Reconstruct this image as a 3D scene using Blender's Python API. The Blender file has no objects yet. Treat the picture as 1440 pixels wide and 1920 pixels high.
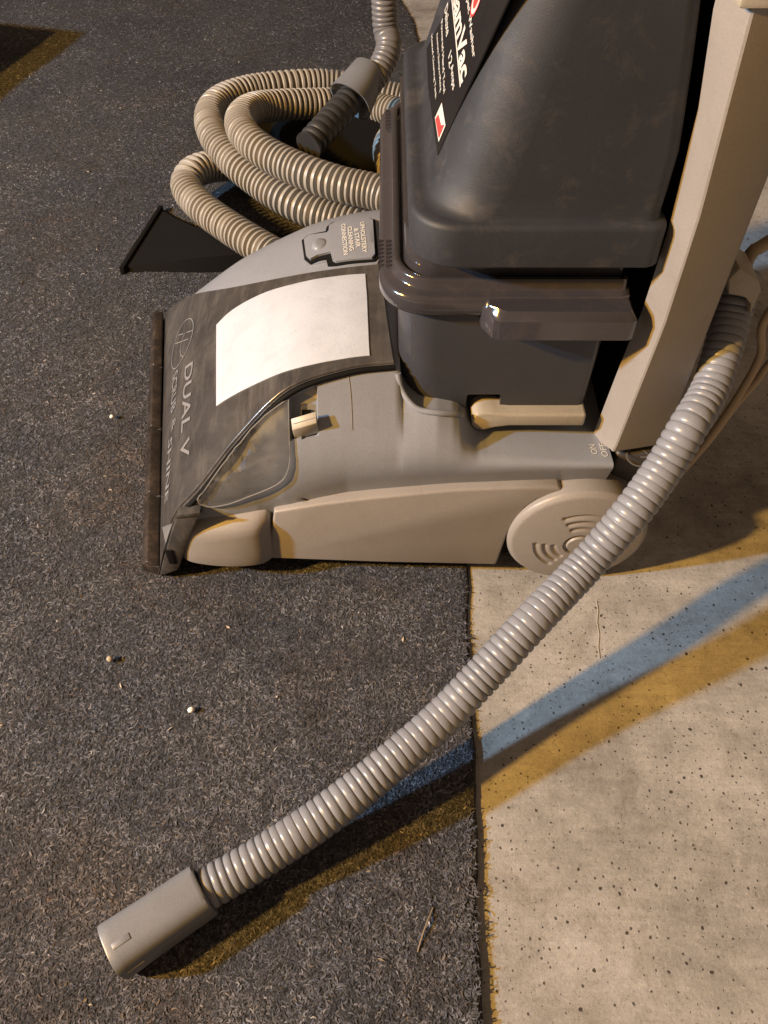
import bpy, bmesh, math, random
import numpy as np
from mathutils import Vector, Matrix
from mathutils.bvhtree import BVHTree
R = math.radians
random.seed(7)
sc = bpy.context.scene
col = sc.collection

# ------------------------------------------------------------------ camera
cam_d = bpy.data.cameras.new('camera')
cam_d.sensor_fit = 'VERTICAL'; cam_d.sensor_height = 24.0
cam_d.lens = 24.0 * 1500.0 / 1920.0
cam_d.clip_start = 0.01; cam_d.clip_end = 60
cam = bpy.data.objects.new('camera', cam_d); col.objects.link(cam)
cam.location = (0, 0, 0.6); cam.rotation_euler = (R(90 - 51), 0, 0)
sc.camera = cam

# ------------------------------------------------------------------ light
w = bpy.data.worlds.new('World'); sc.world = w; w.use_nodes = True
w.node_tree.nodes['Background'].inputs[0].default_value = (1.0, 0.66, 0.42, 1)
w.node_tree.nodes['Background'].inputs[1].default_value = 0.21
def lamp(name, loc, colr, power, size):
    d = bpy.data.lights.new(name, 'POINT'); d.color = colr; d.energy = power; d.shadow_soft_size = size
    o = bpy.data.objects.new(name, d); col.objects.link(o); o.location = loc
    return o
COOL = lamp('cool_lamp', (-2.60, -0.18, 1.48), (0.48, 0.74, 1.0), 500, 0.06)
WARM = lamp('warm_lamp', (-2.05, -0.40, 1.60), (1.0, 0.52, 0.09), 520, 0.06)
sc.view_settings.view_transform = 'Standard'; sc.view_settings.look = 'None'
sc.view_settings.exposure = 0; sc.view_settings.gamma = 1

# ------------------------------------------------------------------ materials
class NT:
    def __init__(s, name):
        s.m = bpy.data.materials.new(name); s.m.use_nodes = True
        s.t = s.m.node_tree; s.b = s.t.nodes['Principled BSDF']
        s.co = s.n('ShaderNodeTexCoord').outputs['Object']
    def n(s, typ, **kw):
        x = s.t.nodes.new(typ)
        for k, v in kw.items(): setattr(x, k, v)
        return x
    def l(s, a, b): s.t.links.new(a, b)
    def noise(s, scale, detail=4, rough=.55, vec=None, dist=0):
        x = s.n('ShaderNodeTexNoise'); x.inputs['Scale'].default_value = scale
        x.inputs['Detail'].default_value = detail; x.inputs['Roughness'].default_value = rough
        x.inputs['Distortion'].default_value = dist
        s.l(vec or s.co, x.inputs['Vector']); return x.outputs['Fac']
    def scaled(s, v):
        x = s.n('ShaderNodeMapping'); x.inputs['Scale'].default_value = v
        s.l(s.co, x.inputs['Vector']); return x.outputs['Vector']
    def ramp(s, f, stops):
        x = s.n('ShaderNodeValToRGB'); e = x.color_ramp.elements
        while len(e) < len(stops): e.new(.5)
        for el, (p, c) in zip(e, stops):
            el.position = p; el.color = (*c, 1) if hasattr(c, '__len__') else (c, c, c, 1)
        s.l(f, x.inputs[0]); return x.outputs[0]
    def mix(s, f, a, b, typ='MIX'):
        x = s.n('ShaderNodeMix', data_type='RGBA', blend_type=typ)
        for sock, v in ((x.inputs[0], f), (x.inputs[6], a), (x.inputs[7], b)):
            if hasattr(v, 'is_linked'): s.l(v, sock)
            elif hasattr(v, '__len__'): sock.default_value = (*v, 1)
            else: sock.default_value = v
        return x.outputs[2]
    def math(s, op, a, b=0.0):
        x = s.n('ShaderNodeMath', operation=op)
        for sock, v in ((x.inputs[0], a), (x.inputs[1], b)):
            if hasattr(v, 'is_linked'): s.l(v, sock)
            else: sock.default_value = v
        return x.outputs[0]
    def bump(s, h, strength, dist=.001, normal=None):
        x = s.n('ShaderNodeBump'); x.inputs['Strength'].default_value = strength; x.inputs['Distance'].default_value = dist
        s.l(h, x.inputs['Height'])
        if normal: s.l(normal, x.inputs['Normal'])
        return x.outputs[0]

def plastic(name, c, rough=.42, dirt=(.6, .52, .42), dirt_amt=.25, grain=.12, spec=.5, coat=0, streak=.0):
    t = NT(name); c = Vector(c)
    big = t.noise(9, 5, .6)
    f = t.ramp(big, [(.3, 0.0), (.75, 1.0)])
    base = t.mix(f, tuple(c * .93), tuple(c * 1.06))
    spots = t.ramp(t.noise(38, 8, .72, dist=.6), [(.52, 0.0), (.74, 1.0)])
    base = t.mix(t.math('MULTIPLY', spots, dirt_amt), base, tuple(Vector(dirt) * .8 * (sum(c) / 3) + c * .2))
    fine = t.ramp(t.noise(900, 2, .5), [(.35, .88), (.65, 1.08)])
    base = t.mix(.55, base, t.mix(1.0, base, fine, 'MULTIPLY'))
    t.l(base, t.b.inputs['Base Color'])
    rr = t.ramp(t.noise(26, 6, .7), [(.3, max(.05, rough - .09)), (.75, min(1, rough + .12))])
    t.l(rr, t.b.inputs['Roughness'])
    t.b.inputs['Specular IOR Level'].default_value = spec
    t.b.inputs['Coat Weight'].default_value = coat; t.b.inputs['Coat Roughness'].default_value = .12
    h = t.noise(1500, 2, .5)
    n1 = t.bump(h, grain, .0006)
    n2 = t.bump(t.noise(60, 5, .6), .06, .002, n1)
    t.l(n2, t.b.inputs['Normal'])
    return t.m

GREY = plastic('grey_plastic', (.234, .254, .296), .36, dirt_amt=.28)
BEIGE = plastic('pale_plastic', (.270, .252, .238), .45, dirt_amt=.22)
BEIGE2 = plastic('cream_plastic', (.36, .33, .27), .45, dirt_amt=.3)
DARK = plastic('charcoal_plastic', (.022, .025, .033), .58, dirt_amt=.6, grain=.2, dirt=(3.4, 3.0, 2.8))
TANK = plastic('smoked_tank_plastic', (.042, .044, .054), .34, dirt_amt=.25, grain=.05, dirt=(1.6, 1.4, 1.2))
BLACK = plastic('black_plastic', (.006, .006, .006), .8, dirt_amt=.05, spec=.15)
PEDAL = plastic('pedal_plastic', (.05, .045, .043), .5, dirt_amt=.6, dirt=(2.2, 1.9, 1.6))
CLEAR_RIM = plastic('smoked_glossy_plastic', (.040, .038, .045), .10, dirt_amt=.5, grain=.03, coat=.6, dirt=(2.2, 1.9, 1.7))
HOSE_G = plastic('grey_hose_vinyl', (.218, .232, .268), .33, dirt_amt=.15, grain=.03)
HOSE_B = plastic('tan_hose_vinyl', (.315, .298, .268), .42, dirt_amt=.25, grain=.05)
HOSE_D = plastic('dark_hose_vinyl', (.15, .15, .16), .35, dirt_amt=.2)
CUFF = plastic('grey_cuff_plastic', (.172, .184, .208), .42, dirt_amt=.2)
RUBBER = plastic('black_ribbed_rubber', (.030, .031, .034), .45, dirt_amt=.3, dirt=(2, 1.8, 1.5))
CORD = plastic('tan_cord_vinyl', (.42, .33, .22), .5)
WHITE_INK = plastic('white_ink', (.62, .62, .60), .5, dirt_amt=.3)
GREY_INK = plastic('pale_grey_ink', (.19, .195, .21), .5, dirt_amt=.5)
RED_INK = plastic('red_ink', (.62, .06, .06), .4)
LABEL_BLACK = plastic('black_label_film', (.010, .009, .010), .35, dirt_amt=.1)
BLOCKER = plastic('dark_blocker_plastic', (.05, .05, .06), .4)

def smoke_hood():
    t = NT('smoked_hood_plastic')
    a = t.ramp(t.noise(14, 7, .68, dist=.4), [(.30, (.030, .029, .030)), (.5, (.054, .051, .051)), (.72, (.10, .095, .092))])
    st = t.noise(22, 6, .65, t.scaled((5, .8, 3)))
    a = t.mix(t.ramp(st, [(.48, 0.0), (.75, .55)]), a, (.14, .132, .125))
    t.l(a, t.b.inputs['Base Color'])
    t.l(t.ramp(t.noise(40, 6, .7), [(.3, .16), (.8, .48)]), t.b.inputs['Roughness'])
    t.b.inputs['Coat Weight'].default_value = .35; t.b.inputs['Coat Roughness'].default_value = .2
    t.l(t.bump(t.noise(120, 6, .65), .10, .0012), t.b.inputs['Normal'])
    return t.m
HOOD = smoke_hood()
def lip_mat():
    t = NT('brown_smoked_lip')
    a = t.ramp(t.noise(70, 6, .7), [(.3, (.013, .010, .009)), (.52, (.030, .024, .021)), (.66, (.062, .046, .037)), (.8, (.14, .115, .095))])
    t.l(a, t.b.inputs['Base Color']); t.b.inputs['Roughness'].default_value = .35
    t.l(t.bump(t.noise(300, 5, .6), .25, .001), t.b.inputs['Normal'])
    return t.m
LIP = lip_mat()
def paper():
    t = NT('worn_white_label')
    a = t.ramp(t.noise(30, 8, .75), [(.36, (.44, .475, .55)), (.5, (.48, .52, .60)), (.7, (.52, .56, .64))])
    cr = t.ramp(t.noise(260, 3, .6), [(.28, (.45, .45, .44)), (.34, (1, 1, 1))])
    a = t.mix(.35, a, t.mix(1.0, a, cr, 'MULTIPLY'))
    t.l(a, t.b.inputs['Base Color']); t.b.inputs['Roughness'].default_value = .45
    t.l(t.bump(t.noise(420, 4, .6), .25, .0006), t.b.inputs['Normal'])
    return t.m
PAPER = paper()
def glassy():
    t = NT('clear_cover_plastic')
    t.t.nodes.remove(t.b)
    out = [n for n in t.t.nodes if n.type == 'OUTPUT_MATERIAL'][0]
    tr = t.n('ShaderNodeBsdfTransparent'); tr.inputs[0].default_value = (.96, .96, .95, 1)
    gl = t.n('ShaderNodeBsdfGlossy'); gl.inputs['Roughness'].default_value = .09
    df = t.n('ShaderNodeBsdfDiffuse'); df.inputs[0].default_value = (.5, .48, .45, 1)
    fr = t.n('ShaderNodeFresnel'); fr.inputs[0].default_value = 1.5
    m1 = t.n('ShaderNodeMixShader'); t.l(t.ramp(t.noise(30, 7, .7), [(.45, .03), (.78, .20)]), m1.inputs[0])
    t.l(tr.outputs[0], m1.inputs[1]); t.l(df.outputs[0], m1.inputs[2])
    m2 = t.n('ShaderNodeMixShader'); t.l(t.math('ADD', t.math('MULTIPLY', fr.outputs[0], .6), .05), m2.inputs[0])
    t.l(m1.outputs[0], m2.inputs[1]); t.l(gl.outputs[0], m2.inputs[2])
    nb = t.bump(t.noise(90, 5, .6), .05, .001); t.l(nb, gl.inputs['Normal'])
    t.l(m2.outputs[0], out.inputs['Surface'])
    return t.m
GLASS = glassy()

def carpet_mat():
    t = NT('needlepunch_carpet')
    a = t.ramp(t.noise(420, 4, .7, dist=1.2), [(.30, (.014, .015, .017)), (.48, (.051, .054, .060)), (.62, (.105, .111, .122)), (.8, (.20, .205, .22))])
    b = t.ramp(t.noise(5, 5, .6), [(.35, (.82, .84, .90)), (.7, (1.12, 1.06, 1.0))])
    t.l(t.mix(1.0, a, b, 'MULTIPLY'), t.b.inputs['Base Color'])
    t.b.inputs['Roughness'].default_value = .95; t.b.inputs['Specular IOR Level'].default_value = .15
    t.l(t.bump(t.noise(380, 5, .7, dist=1.0), .9, .004), t.b.inputs['Normal'])
    return t.m
CARPET = carpet_mat()
def fibre_mat():
    t = NT('carpet_fibre_wool')
    at = t.n('ShaderNodeAttribute', attribute_name='tint')
    b = t.ramp(t.noise(5, 5, .6), [(.35, (.85, .87, .92)), (.7, (1.10, 1.05, 1.0))])
    p = t.ramp(t.noise(13, 6, .65), [(.34, (.66, .66, .69)), (.68, (1.22, 1.19, 1.15))])
    p = t.mix(1.0, p, t.ramp(t.noise(110, 4, .7), [(.34, (.55, .55, .56)), (.5, (1, 1, 1)), (.68, (1.40, 1.39, 1.37))]), 'MULTIPLY')
    st = t.ramp(t.noise(6.5, 5, .62, dist=.5), [(.50, (1, 1, 1)), (.66, (.80, .68, .58))])
    t.l(t.mix(1.0, t.mix(1.0, t.mix(1.0, at.outputs['Color'], b, 'MULTIPLY'), p, 'MULTIPLY'), st, 'MULTIPLY'), t.b.inputs['Base Color'])
    t.b.inputs['Roughness'].default_value = .85; t.b.inputs['Specular IOR Level'].default_value = .2
    return t.m
FIBRE = fibre_mat()
def concrete_mat():
    t = NT('pitted_concrete')
    a = t.ramp(t.noise(7, 9, .68), [(.32, (.21, .20, .19)), (.45, (.31, .305, .298)), (.55, (.365, .36, .353)), (.68, (.46, .46, .452))])
    st = t.noise(16, 5, .6, t.scaled((1.2, 9, 1)))
    a = t.mix(.5, a, t.mix(1.0, a, t.ramp(st, [(.3, (.80, .79, .78)), (.7, (1.14, 1.13, 1.12))]), 'MULTIPLY'))
    sp = t.ramp(t.noise(300, 5, .75, dist=1.4), [(.32, (.52, .49, .45)), (.45, (.95, .95, .95)), (.56, (1, 1, 1)), (.70, (1.34, 1.33, 1.30))])
    cl = t.ramp(t.noise(24, 7, .7, dist=.7), [(.34, (.74, .72, .69)), (.5, (1, 1, 1)), (.68, (1.15, 1.15, 1.15))])
    a = t.mix(.75, a, t.mix(1.0, a, cl, 'MULTIPLY'))
    a = t.mix(.8, a, t.mix(1.0, a, sp, 'MULTIPLY'))
    wh = t.ramp(t.noise(11, 7, .75, dist=.8), [(.62, 0.0), (.74, .5)])
    a = t.mix(wh, a, (.58, .56, .52))
    # small air holes left in the surface
    def pits(scale, lo, dens, dens_scale):
        v = t.n('ShaderNodeTexVoronoi', voronoi_dimensions='2D'); v.inputs['Scale'].default_value = scale; v.inputs['Randomness'].default_value = 1
        jit = t.n('ShaderNodeVectorMath', operation='ADD'); t.l(t.co, jit.inputs[0])
        nz = t.n('ShaderNodeTexNoise'); nz.inputs['Scale'].default_value = 240; t.l(t.co, nz.inputs['Vector'])
        sc_ = t.n('ShaderNodeVectorMath', operation='SCALE'); sc_.inputs['Scale'].default_value = .0022
        t.l(nz.outputs['Color'], sc_.inputs[0]); t.l(sc_.outputs[0], jit.inputs[1]); t.l(jit.outputs[0], v.inputs['Vector'])
        sep = t.n('ShaderNodeSeparateColor'); t.l(v.outputs['Color'], sep.inputs[0])
        rad = t.math('MULTIPLY', t.math('MULTIPLY', sep.outputs[0], sep.outputs[0]), lo)      # own radius per cell
        gate = t.math('GREATER_THAN', sep.outputs[1], t.ramp(t.noise(dens_scale, 3, .6), [(.36, .86), (.60, dens)]))
        d = t.math('SUBTRACT', t.math('ADD', rad, lo * .35), v.outputs['Distance'])
        m = t.n('ShaderNodeMapRange'); m.inputs['From Min'].default_value = 0; m.inputs['From Max'].default_value = lo * .3
        t.l(d, m.inputs['Value'])
        return t.math('MULTIPLY', m.outputs[0], gate)
    p1 = pits(78, .088, .20, 6); p2 = pits(160, .120, .22, 8)
    pp = t.math('MAXIMUM', p1, t.math('MULTIPLY', p2, .9))
    a = t.mix(t.math('MULTIPLY', pp, .93), a, (.045, .037, .03))
    # pale scratch
    t.l(a, t.b.inputs['Base Color'])
    t.b.inputs['Roughness'].default_value = .85; t.b.inputs['Specular IOR Level'].default_value = .25
    h = t.math('SUBTRACT', t.math('MULTIPLY', t.noise(330, 5, .7), .5), t.math('MULTIPLY', pp, 1.6))
    n1 = t.bump(h, .55, .0015)
    t.l(t.bump(st, .25, .004, n1), t.b.inputs['Normal'])
    return t.m
CONCRETE = concrete_mat()
def crumb(name, c):
    return plastic(name, c, .8, dirt_amt=.2)

# ------------------------------------------------------------------ helpers
def thing(name, label, cat, loc=(0, 0, 0), group=None):
    o = bpy.data.objects.new(name, None); col.objects.link(o); o.location = loc
    o.empty_display_size = .05
    o['label'] = label; o['category'] = cat
    if group: o['group'] = group
    return o
def tag(o, label=None, cat=None, kind=None, group=None):
    if label: o['label'] = label
    if cat: o['category'] = cat
    if kind: o['kind'] = kind
    if group: o['group'] = group
    return o
def wloc(o):
    v = Vector(o.location); p = o.parent
    while p: v += Vector(p.location); p = p.parent
    return v
def mk(name, verts, faces, mat, parent=None, ang=40, bevel=0, bseg=2, fix=True):
    me = bpy.data.meshes.new(name)
    me.from_pydata([tuple(v) for v in verts], [], faces)
    bm = bmesh.new(); bm.from_mesh(me)
    if fix:
        bmesh.ops.remove_doubles(bm, verts=bm.verts, dist=1e-6)
        bmesh.ops.recalc_face_normals(bm, faces=bm.faces)
    if bevel:
        es = [e for e in bm.edges if len(e.link_faces) == 2 and e.calc_face_angle(0) > R(35)]
        bmesh.ops.bevel(bm, geom=es, offset=bevel, segments=bseg, profile=.5, affect='EDGES', clamp_overlap=True)
    for f in bm.faces: f.smooth = True
    for e in bm.edges:
        if len(e.link_faces) == 2: e.smooth = e.calc_face_angle(0) < R(ang)
    bm.to_mesh(me); bm.free()
    if mat: me.materials.append(mat)
    o = bpy.data.objects.new(name, me); col.objects.link(o)
    if parent:
        o.parent = parent; o.location = -wloc(parent)
    return o
def box(name, lo, hi, mat, parent=None, bevel=.0015, bseg=2):
    (x0, y0, z0), (x1, y1, z1) = lo, hi
    v = [(x0, y0, z0), (x1, y0, z0), (x1, y1, z0), (x0, y1, z0), (x0, y0, z1), (x1, y0, z1), (x1, y1, z1), (x0, y1, z1)]
    f = [(0, 3, 2, 1), (4, 5, 6, 7), (0, 1, 5, 4), (1, 2, 6, 5), (2, 3, 7, 6), (3, 0, 4, 7)]
    return mk(name, v, f, mat, parent, bevel=bevel, bseg=bseg)
def hexa(name, v, mat, parent=None, bevel=.001, bseg=2):
    f = [(0, 3, 2, 1), (4, 5, 6, 7), (0, 1, 5, 4), (1, 2, 6, 5), (2, 3, 7, 6), (3, 0, 4, 7)]
    return mk(name, v, f, mat, parent, bevel=bevel, bseg=bseg)
def cr(pts, n, closed=False):
    """Catmull-Rom through pts, n samples per span"""
    P = [np.array(p, float) for p in pts]; out = []
    m = len(P); spans = m if closed else m - 1
    for i in range(spans):
        if closed: a, b, c, d = P[(i - 1) % m], P[i], P[(i + 1) % m], P[(i + 2) % m]
        else:
            b, c = P[i], P[i + 1]
            a = P[i - 1] if i else 2 * b - c
            d = P[i + 2] if i + 2 < m else 2 * c - b
        for k in range(n):
            t = k / n
            out.append(.5 * ((2 * b) + (c - a) * t + (2 * a - 5 * b + 4 * c - d) * t * t + (3 * b - a - 3 * c + d) * t ** 3))
    if not closed: out.append(P[-1])
    return np.array(out)
def loft(name, rings, mat, parent=None, cap=(True, True), ang=40, closed=True):
    n = len(rings[0]); v = [p for r in rings for p in r]; f = []
    for i in range(len(rings) - 1):
        for j in range(n if closed else n - 1):
            k = (j + 1) % n
            f.append((i * n + j, i * n + k, (i + 1) * n + k, (i + 1) * n + j))
    if closed and cap[0]: f.append(tuple(range(n))[::-1])
    if closed and cap[1]: f.append(tuple((len(rings) - 1) * n + j for j in range(n)))
    return mk(name, v, f, mat, parent, ang=ang)
def rrect(x0, x1, y0, y1, rad, n=10):
    """rounded rectangle outline; rad = radii at (x0,y0) (x1,y0) (x1,y1) (x0,y1)"""
    out = []
    for (cx, cy, a0), r in zip(((x0, y0, 180), (x1, y0, 270), (x1, y1, 0), (x0, y1, 90)), rad):
        sx = 1 if cx == x0 else -1; sy = 1 if cy == y0 else -1
        for k in range(n + 1):
            a = R(a0 + 90 * k / n)
            out.append((cx + sx * r + r * math.cos(a), cy + sy * r + r * math.sin(a)))
    return out
def stack(name, layers, mat, parent=None, ang=40, cap=(True, True)):
    """layers: (outline2d, z)"""
    return loft(name, [[(x, y, z) for x, y in o] for o, z in layers], mat, parent, cap, ang)
def frames(P):
    T = np.gradient(P, axis=0); T /= np.linalg.norm(T, axis=1)[:, None]
    N = np.zeros_like(P); up = np.array([0, 0, 1.0])
    n = up - T[0] * up.dot(T[0]); n /= np.linalg.norm(n); N[0] = n
    for i in range(1, len(P)):
        n = N[i - 1] - T[i] * N[i - 1].dot(T[i]); N[i] = n / np.linalg.norm(n)
    return T, N, np.cross(T, N)
def resample(P, step):
    P = np.array(P, float); d = np.r_[0, np.cumsum(np.linalg.norm(np.diff(P, axis=0), axis=1))]
    n = max(2, int(d[-1] / step)); s = np.linspace(0, d[-1], n + 1)
    return np.stack([np.interp(s, d, P[:, k]) for k in range(3)], 1), s
def tube(name, pts, rad, mat, parent=None, seg=24, step=.004, spans=16, radfn=None, cap=True, ang=60, raw=False):
    P = cr(pts, spans) if not raw else np.array(pts, float)
    P, s = resample(P, step)
    T, N, B = frames(P)
    a = np.linspace(0, 2 * math.pi, seg, endpoint=False)
    r = np.array([radfn(x, s[-1]) for x in s]) if radfn else np.full(len(s), rad)
    V = P[:, None, :] + r[:, None, None] * (np.cos(a)[None, :, None] * N[:, None, :] + np.sin(a)[None, :, None] * B[:, None, :])
    n = len(s); V = V.reshape(-1, 3)
    f = []
    for i in range(n - 1):
        b = i * seg
        for j in range(seg):
            k = (j + 1) % seg; f.append((b + j, b + k, b + seg + k, b + seg + j))
    if cap: f += [tuple(range(seg))[::-1], tuple((n - 1) * seg + j for j in range(seg))]
    return mk(name, V.tolist(), f, mat, parent, ang=ang, fix=False)
def corr(rad, pitch, depth, power=.55):
    """radius of a corrugated hose: broad round ridges, narrow grooves"""
    def fn(x, L):
        xw = x + pitch * (.30 * math.sin(x * 23) + .10 * math.sin(x * 67 + 1) + .05 * math.sin(x * 170 + 2))
        k = 1 + .25 * math.sin(x * 53 + 2) + .15 * math.sin(x * 141)
        return rad + .0002 * math.sin(x * 40 + 1) - depth * k * (1 - abs(math.sin(math.pi * xw / pitch)) ** power)
    return fn
def bvh_of(*obs):
    V, F = [], []
    for o in obs:
        off = len(V); mw = Matrix.Translation(wloc(o))
        V += [mw @ v.co for v in o.data.vertices]; F += [[off + i for i in p.vertices] for p in o.data.polygons]
    return BVHTree.FromPolygons(V, F)
def drape(pts, bvh, direction, off):
    d = Vector(direction).normalized(); out = []
    for p in pts:
        h = bvh.ray_cast(Vector(p) - d * .08, d)
        if h[0] is None:
            h = bvh.find_nearest(Vector(p))
        n = h[1] if h[1].dot(d) < 0 else -h[1]
        out.append(h[0] + n * off)
    return out
def text_mesh(s, bold=0.0):
    c = bpy.data.curves.new('lettering', 'FONT'); c.body = s; c.offset = bold; c.resolution_u = 3
    o = bpy.data.objects.new('lettering', c); col.objects.link(o)
    bpy.context.view_layer.update()
    me = bpy.data.meshes.new_from_object(o.evaluated_get(bpy.context.evaluated_depsgraph_get()))
    bpy.data.objects.remove(o)
    v = [x.co.copy() for x in me.vertices]; f = [tuple(p.vertices) for p in me.polygons]
    bpy.data.meshes.remove(me); return v, f
def lettering(s, a, b, up, height, mat, parent, bvh=None, dirn=None, off=.0006, bold=0.0, shear=0.0, name='lettering', outline=False):
    """text from a to b along its baseline, letter tops towards up; optionally laid on a curved surface"""
    v, f = text_mesh(s, bold)
    if not v: return None
    x0 = min(p.x for p in v); x1 = max(p.x for p in v); y0 = min(p.y for p in v); y1 = max(p.y for p in v)
    a = Vector(a); b = Vector(b); e = (b - a); up = Vector(up); up = (up - e * up.dot(e) / e.dot(e)).normalized()
    P = [a + e * ((p.x + shear * (p.y - y0) - x0) / (x1 - x0)) + up * (height * (p.y - y0) / (y1 - y0)) for p in v]
    if bvh: P = drape(P, bvh, dirn, off)
    else:
        n = e.cross(up).normalized(); P = [p + n * off for p in P]
    return mk(name, P, f, mat, parent, fix=False)
def strip(P, wid, normal_fn):
    """a flat ribbon along P"""
    V, F = [], []
    P = [Vector(p) for p in P]
    for i, p in enumerate(P):
        t = (P[min(i + 1, len(P) - 1)] - P[max(i - 1, 0)]).normalized()
        s = t.cross(normal_fn(p)).normalized() * wid / 2
        V += [p - s, p + s]
        if i: k = 2 * i; F.append((k - 2, k - 1, k + 1, k))
    return V, F

# ------------------------------------------------------------------ setting
floor = mk('concrete_floor', [(-4, -3, 0), (4, -3, 0), (4, 5, 0), (-4, 5, 0)], [(0, 1, 2, 3)], CONCRETE)
tag(floor, kind='structure')
V, F = strip([(0.1878,0.3846,0.0006), (0.1875,0.3741,0.0006), (0.1846,0.3627,0.0006), (0.1843,0.35,0.0006), (0.1815,0.3386,0.0006), (0.181,0.3275,0.0006)], .0010, lambda p: Vector((0, 0, 1)))
mk('pale_scratch', V, F, plastic('chalk_scratch', (.44, .43, .41), .9), floor, fix=False)
CT = .0036                                             # carpet thickness
EY = [-1, 0, .42, .9, 1.4, 1.60, 1.70, 1.81, 3]; EX = [.024, .0602, .0757, .078, .070, .0625, .056, .032, -.28]
def wave(x, y):
    """gentle swells of the loose carpet, and its edge lifting towards the front"""
    e = np.interp(y, EY, EX)
    k = np.clip((e - x) / .10, 0, 1)
    sw = .0016 * (np.sin(9 * x + 4 * y + 1) + np.sin(5 * x - 11 * y + 2) + .6 * np.sin(21 * x + 7 * y) + .5 * np.sin(13 * x - 29 * y))
    inside = np.clip((np.hypot((x + .03) / .30, (y - .58) / .26) - 1) / .4, 0, 1)        # lies flat below the machine
    return (sw + .0034) * k * inside + .0030 * np.clip((.36 - y) / .3, 0, 1) * np.exp(-((e - x) / .06) ** 2)
def edge_x(y):
    return float(np.interp(y, EY, EX)) + .0011 * math.sin(y * 31 + 1) + .0007 * math.sin(y * 83) + .0004 * math.sin(y * 211)
ys = np.linspace(-.6, 3.0, 420)
V, F = [], []
nxs = np.r_[-2.5, -1.6, np.linspace(-1.2, 0, 60)]
for y in ys:
    e = edge_x(y); lift = float(wave(np.array(e), np.array(y)))
    for q in nxs:
        x = q + (e - .012) * (1 + q / 1.2 if q > -1.2 else 0)
        V.append((x, y, CT + float(wave(np.array(x), np.array(y)))))
    V += [(e - .006, y, CT + lift), (e - .0016, y, CT + lift - .0006), (e, y, CT + lift - .0022), (e - .0004, y, lift * .8 + .0003)]
nc = len(nxs) + 4
for i in range(len(ys) - 1):
    for j in range(nc - 1): F.append((i * nc + j, i * nc + j + 1, i * nc + nc + 1 + j, i * nc + nc + j))
carpet = mk('carpet', V, F, CARPET, ang=80)
tag(carpet, 'dark grey speckled carpet sheet lying over the concrete floor', 'carpet')

# ------------------------------------------------------------------ the carpet cleaner
M = thing('carpet_cleaner', 'grey and beige upright carpet cleaner with smoked tank standing on the carpet edge', 'carpet cleaner', (0, .58, 0))

# two edges of the smoked hood, from the nozzle up to the tank: near side and far side
NE = [(-.2000, .4050, .009), (-.1870, .4090, .046), (-.1707, .4140, .0805), (-.1465, .4200, .1087), (-.1124, .4350, .1488), (-.0726, .4500, .1854), (-.0281, .4600, .1978), (.0081, .4650, .1995)]
FE = [(-0.2557,0.7642,0.012), (-0.2378,0.7308,0.05), (-0.2117,0.7056,0.082), (-0.1861,0.6794,0.109), (-0.1407,0.6373,0.146), (-0.0756,0.6076,0.18), (-0.037,0.5989,0.1925), (-0.0023,0.5986,0.197)]
TN = 24
NEs = cr(NE, TN); FEs = cr(FE, TN); NT_ = len(NEs)
def hood_pt(i, s, off=0.0):
    a, b = NEs[i], FEs[i]
    k = min(1, i / (2.2 * TN))
    p = a * (1 - s) + b * s
    return p + np.array([-.25, 0, 1]) * (.0055 * k * 4 * s * (1 - s) + off)
SN = 48
# body shell: cross sections from the skirt line (K) over the fold (F) to the inner line (I), across, and down the far side
ST = []      # x, K, F, I, rounding at the fold
kx = [-.20, -.171, -.1465, -.112, -.073, -.028, .008, .03, .06, .09, .11, .18]
kz = [.060, .077, .080, .082, .083, .090, .094, .097, .100, .103, .105, .1075]
FP = [(-0.1707,0.4165,0.0814), (-0.1392,0.4165,0.0974), (-0.106,0.4168,0.119), (-0.0661,0.417,0.1402), (-0.0328,0.417,0.1463), (-0.0082,0.417,0.1475), (0.0328,0.417,0.1457), (0.0906,0.417,0.1426), (0.176,0.4175,0.1409)]
fx = [-.20] + [p[0] for p in FP]; fy = [.408] + [p[1] for p in FP]; fz = [.040] + [p[2] for p in FP]
xs_rear = [.012, .018, .024, .032, .045, .06, .075, .09, .11, .13, .15, .165, .1785]
IP = [(.012, .4650, .1985), (0.013,0.457,0.186), (0.0183,0.45,0.1799), (0.0268,0.444,0.1756), (0.0406,0.4415,0.1747), (0.053,0.4435,0.1716), (0.0591,0.446,0.1686), (0.066,0.45,0.1584), (0.073,0.453,0.1478), (0.0809,0.453,0.1448), (0.1198,0.453,0.1412), (0.1688,0.454,0.1365), (.18, .4540, .137)]
iy = [(p[0], p[1]) for p in IP]; iz = [(p[0], p[2]) for p in IP]
ip = lambda x, t: float(np.interp(x, [a for a, b in t], [b for a, b in t]))
stations = []
KY = lambda x: float(np.interp(x, [-.17, -.13, -.07, -.03, .2], [.4145, .4155, .4220, .4275, .4285]))
for i in range(TN, NT_):
    x = NEs[i][0]
    stations.append((x, NEs[i], FEs[i], i))
for x in np.linspace(.012, .1785, 90):
    stations.append((x, np.array([x, ip(x, iy), ip(x, iz)]), None, None))
rows = []
NB = 56
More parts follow.
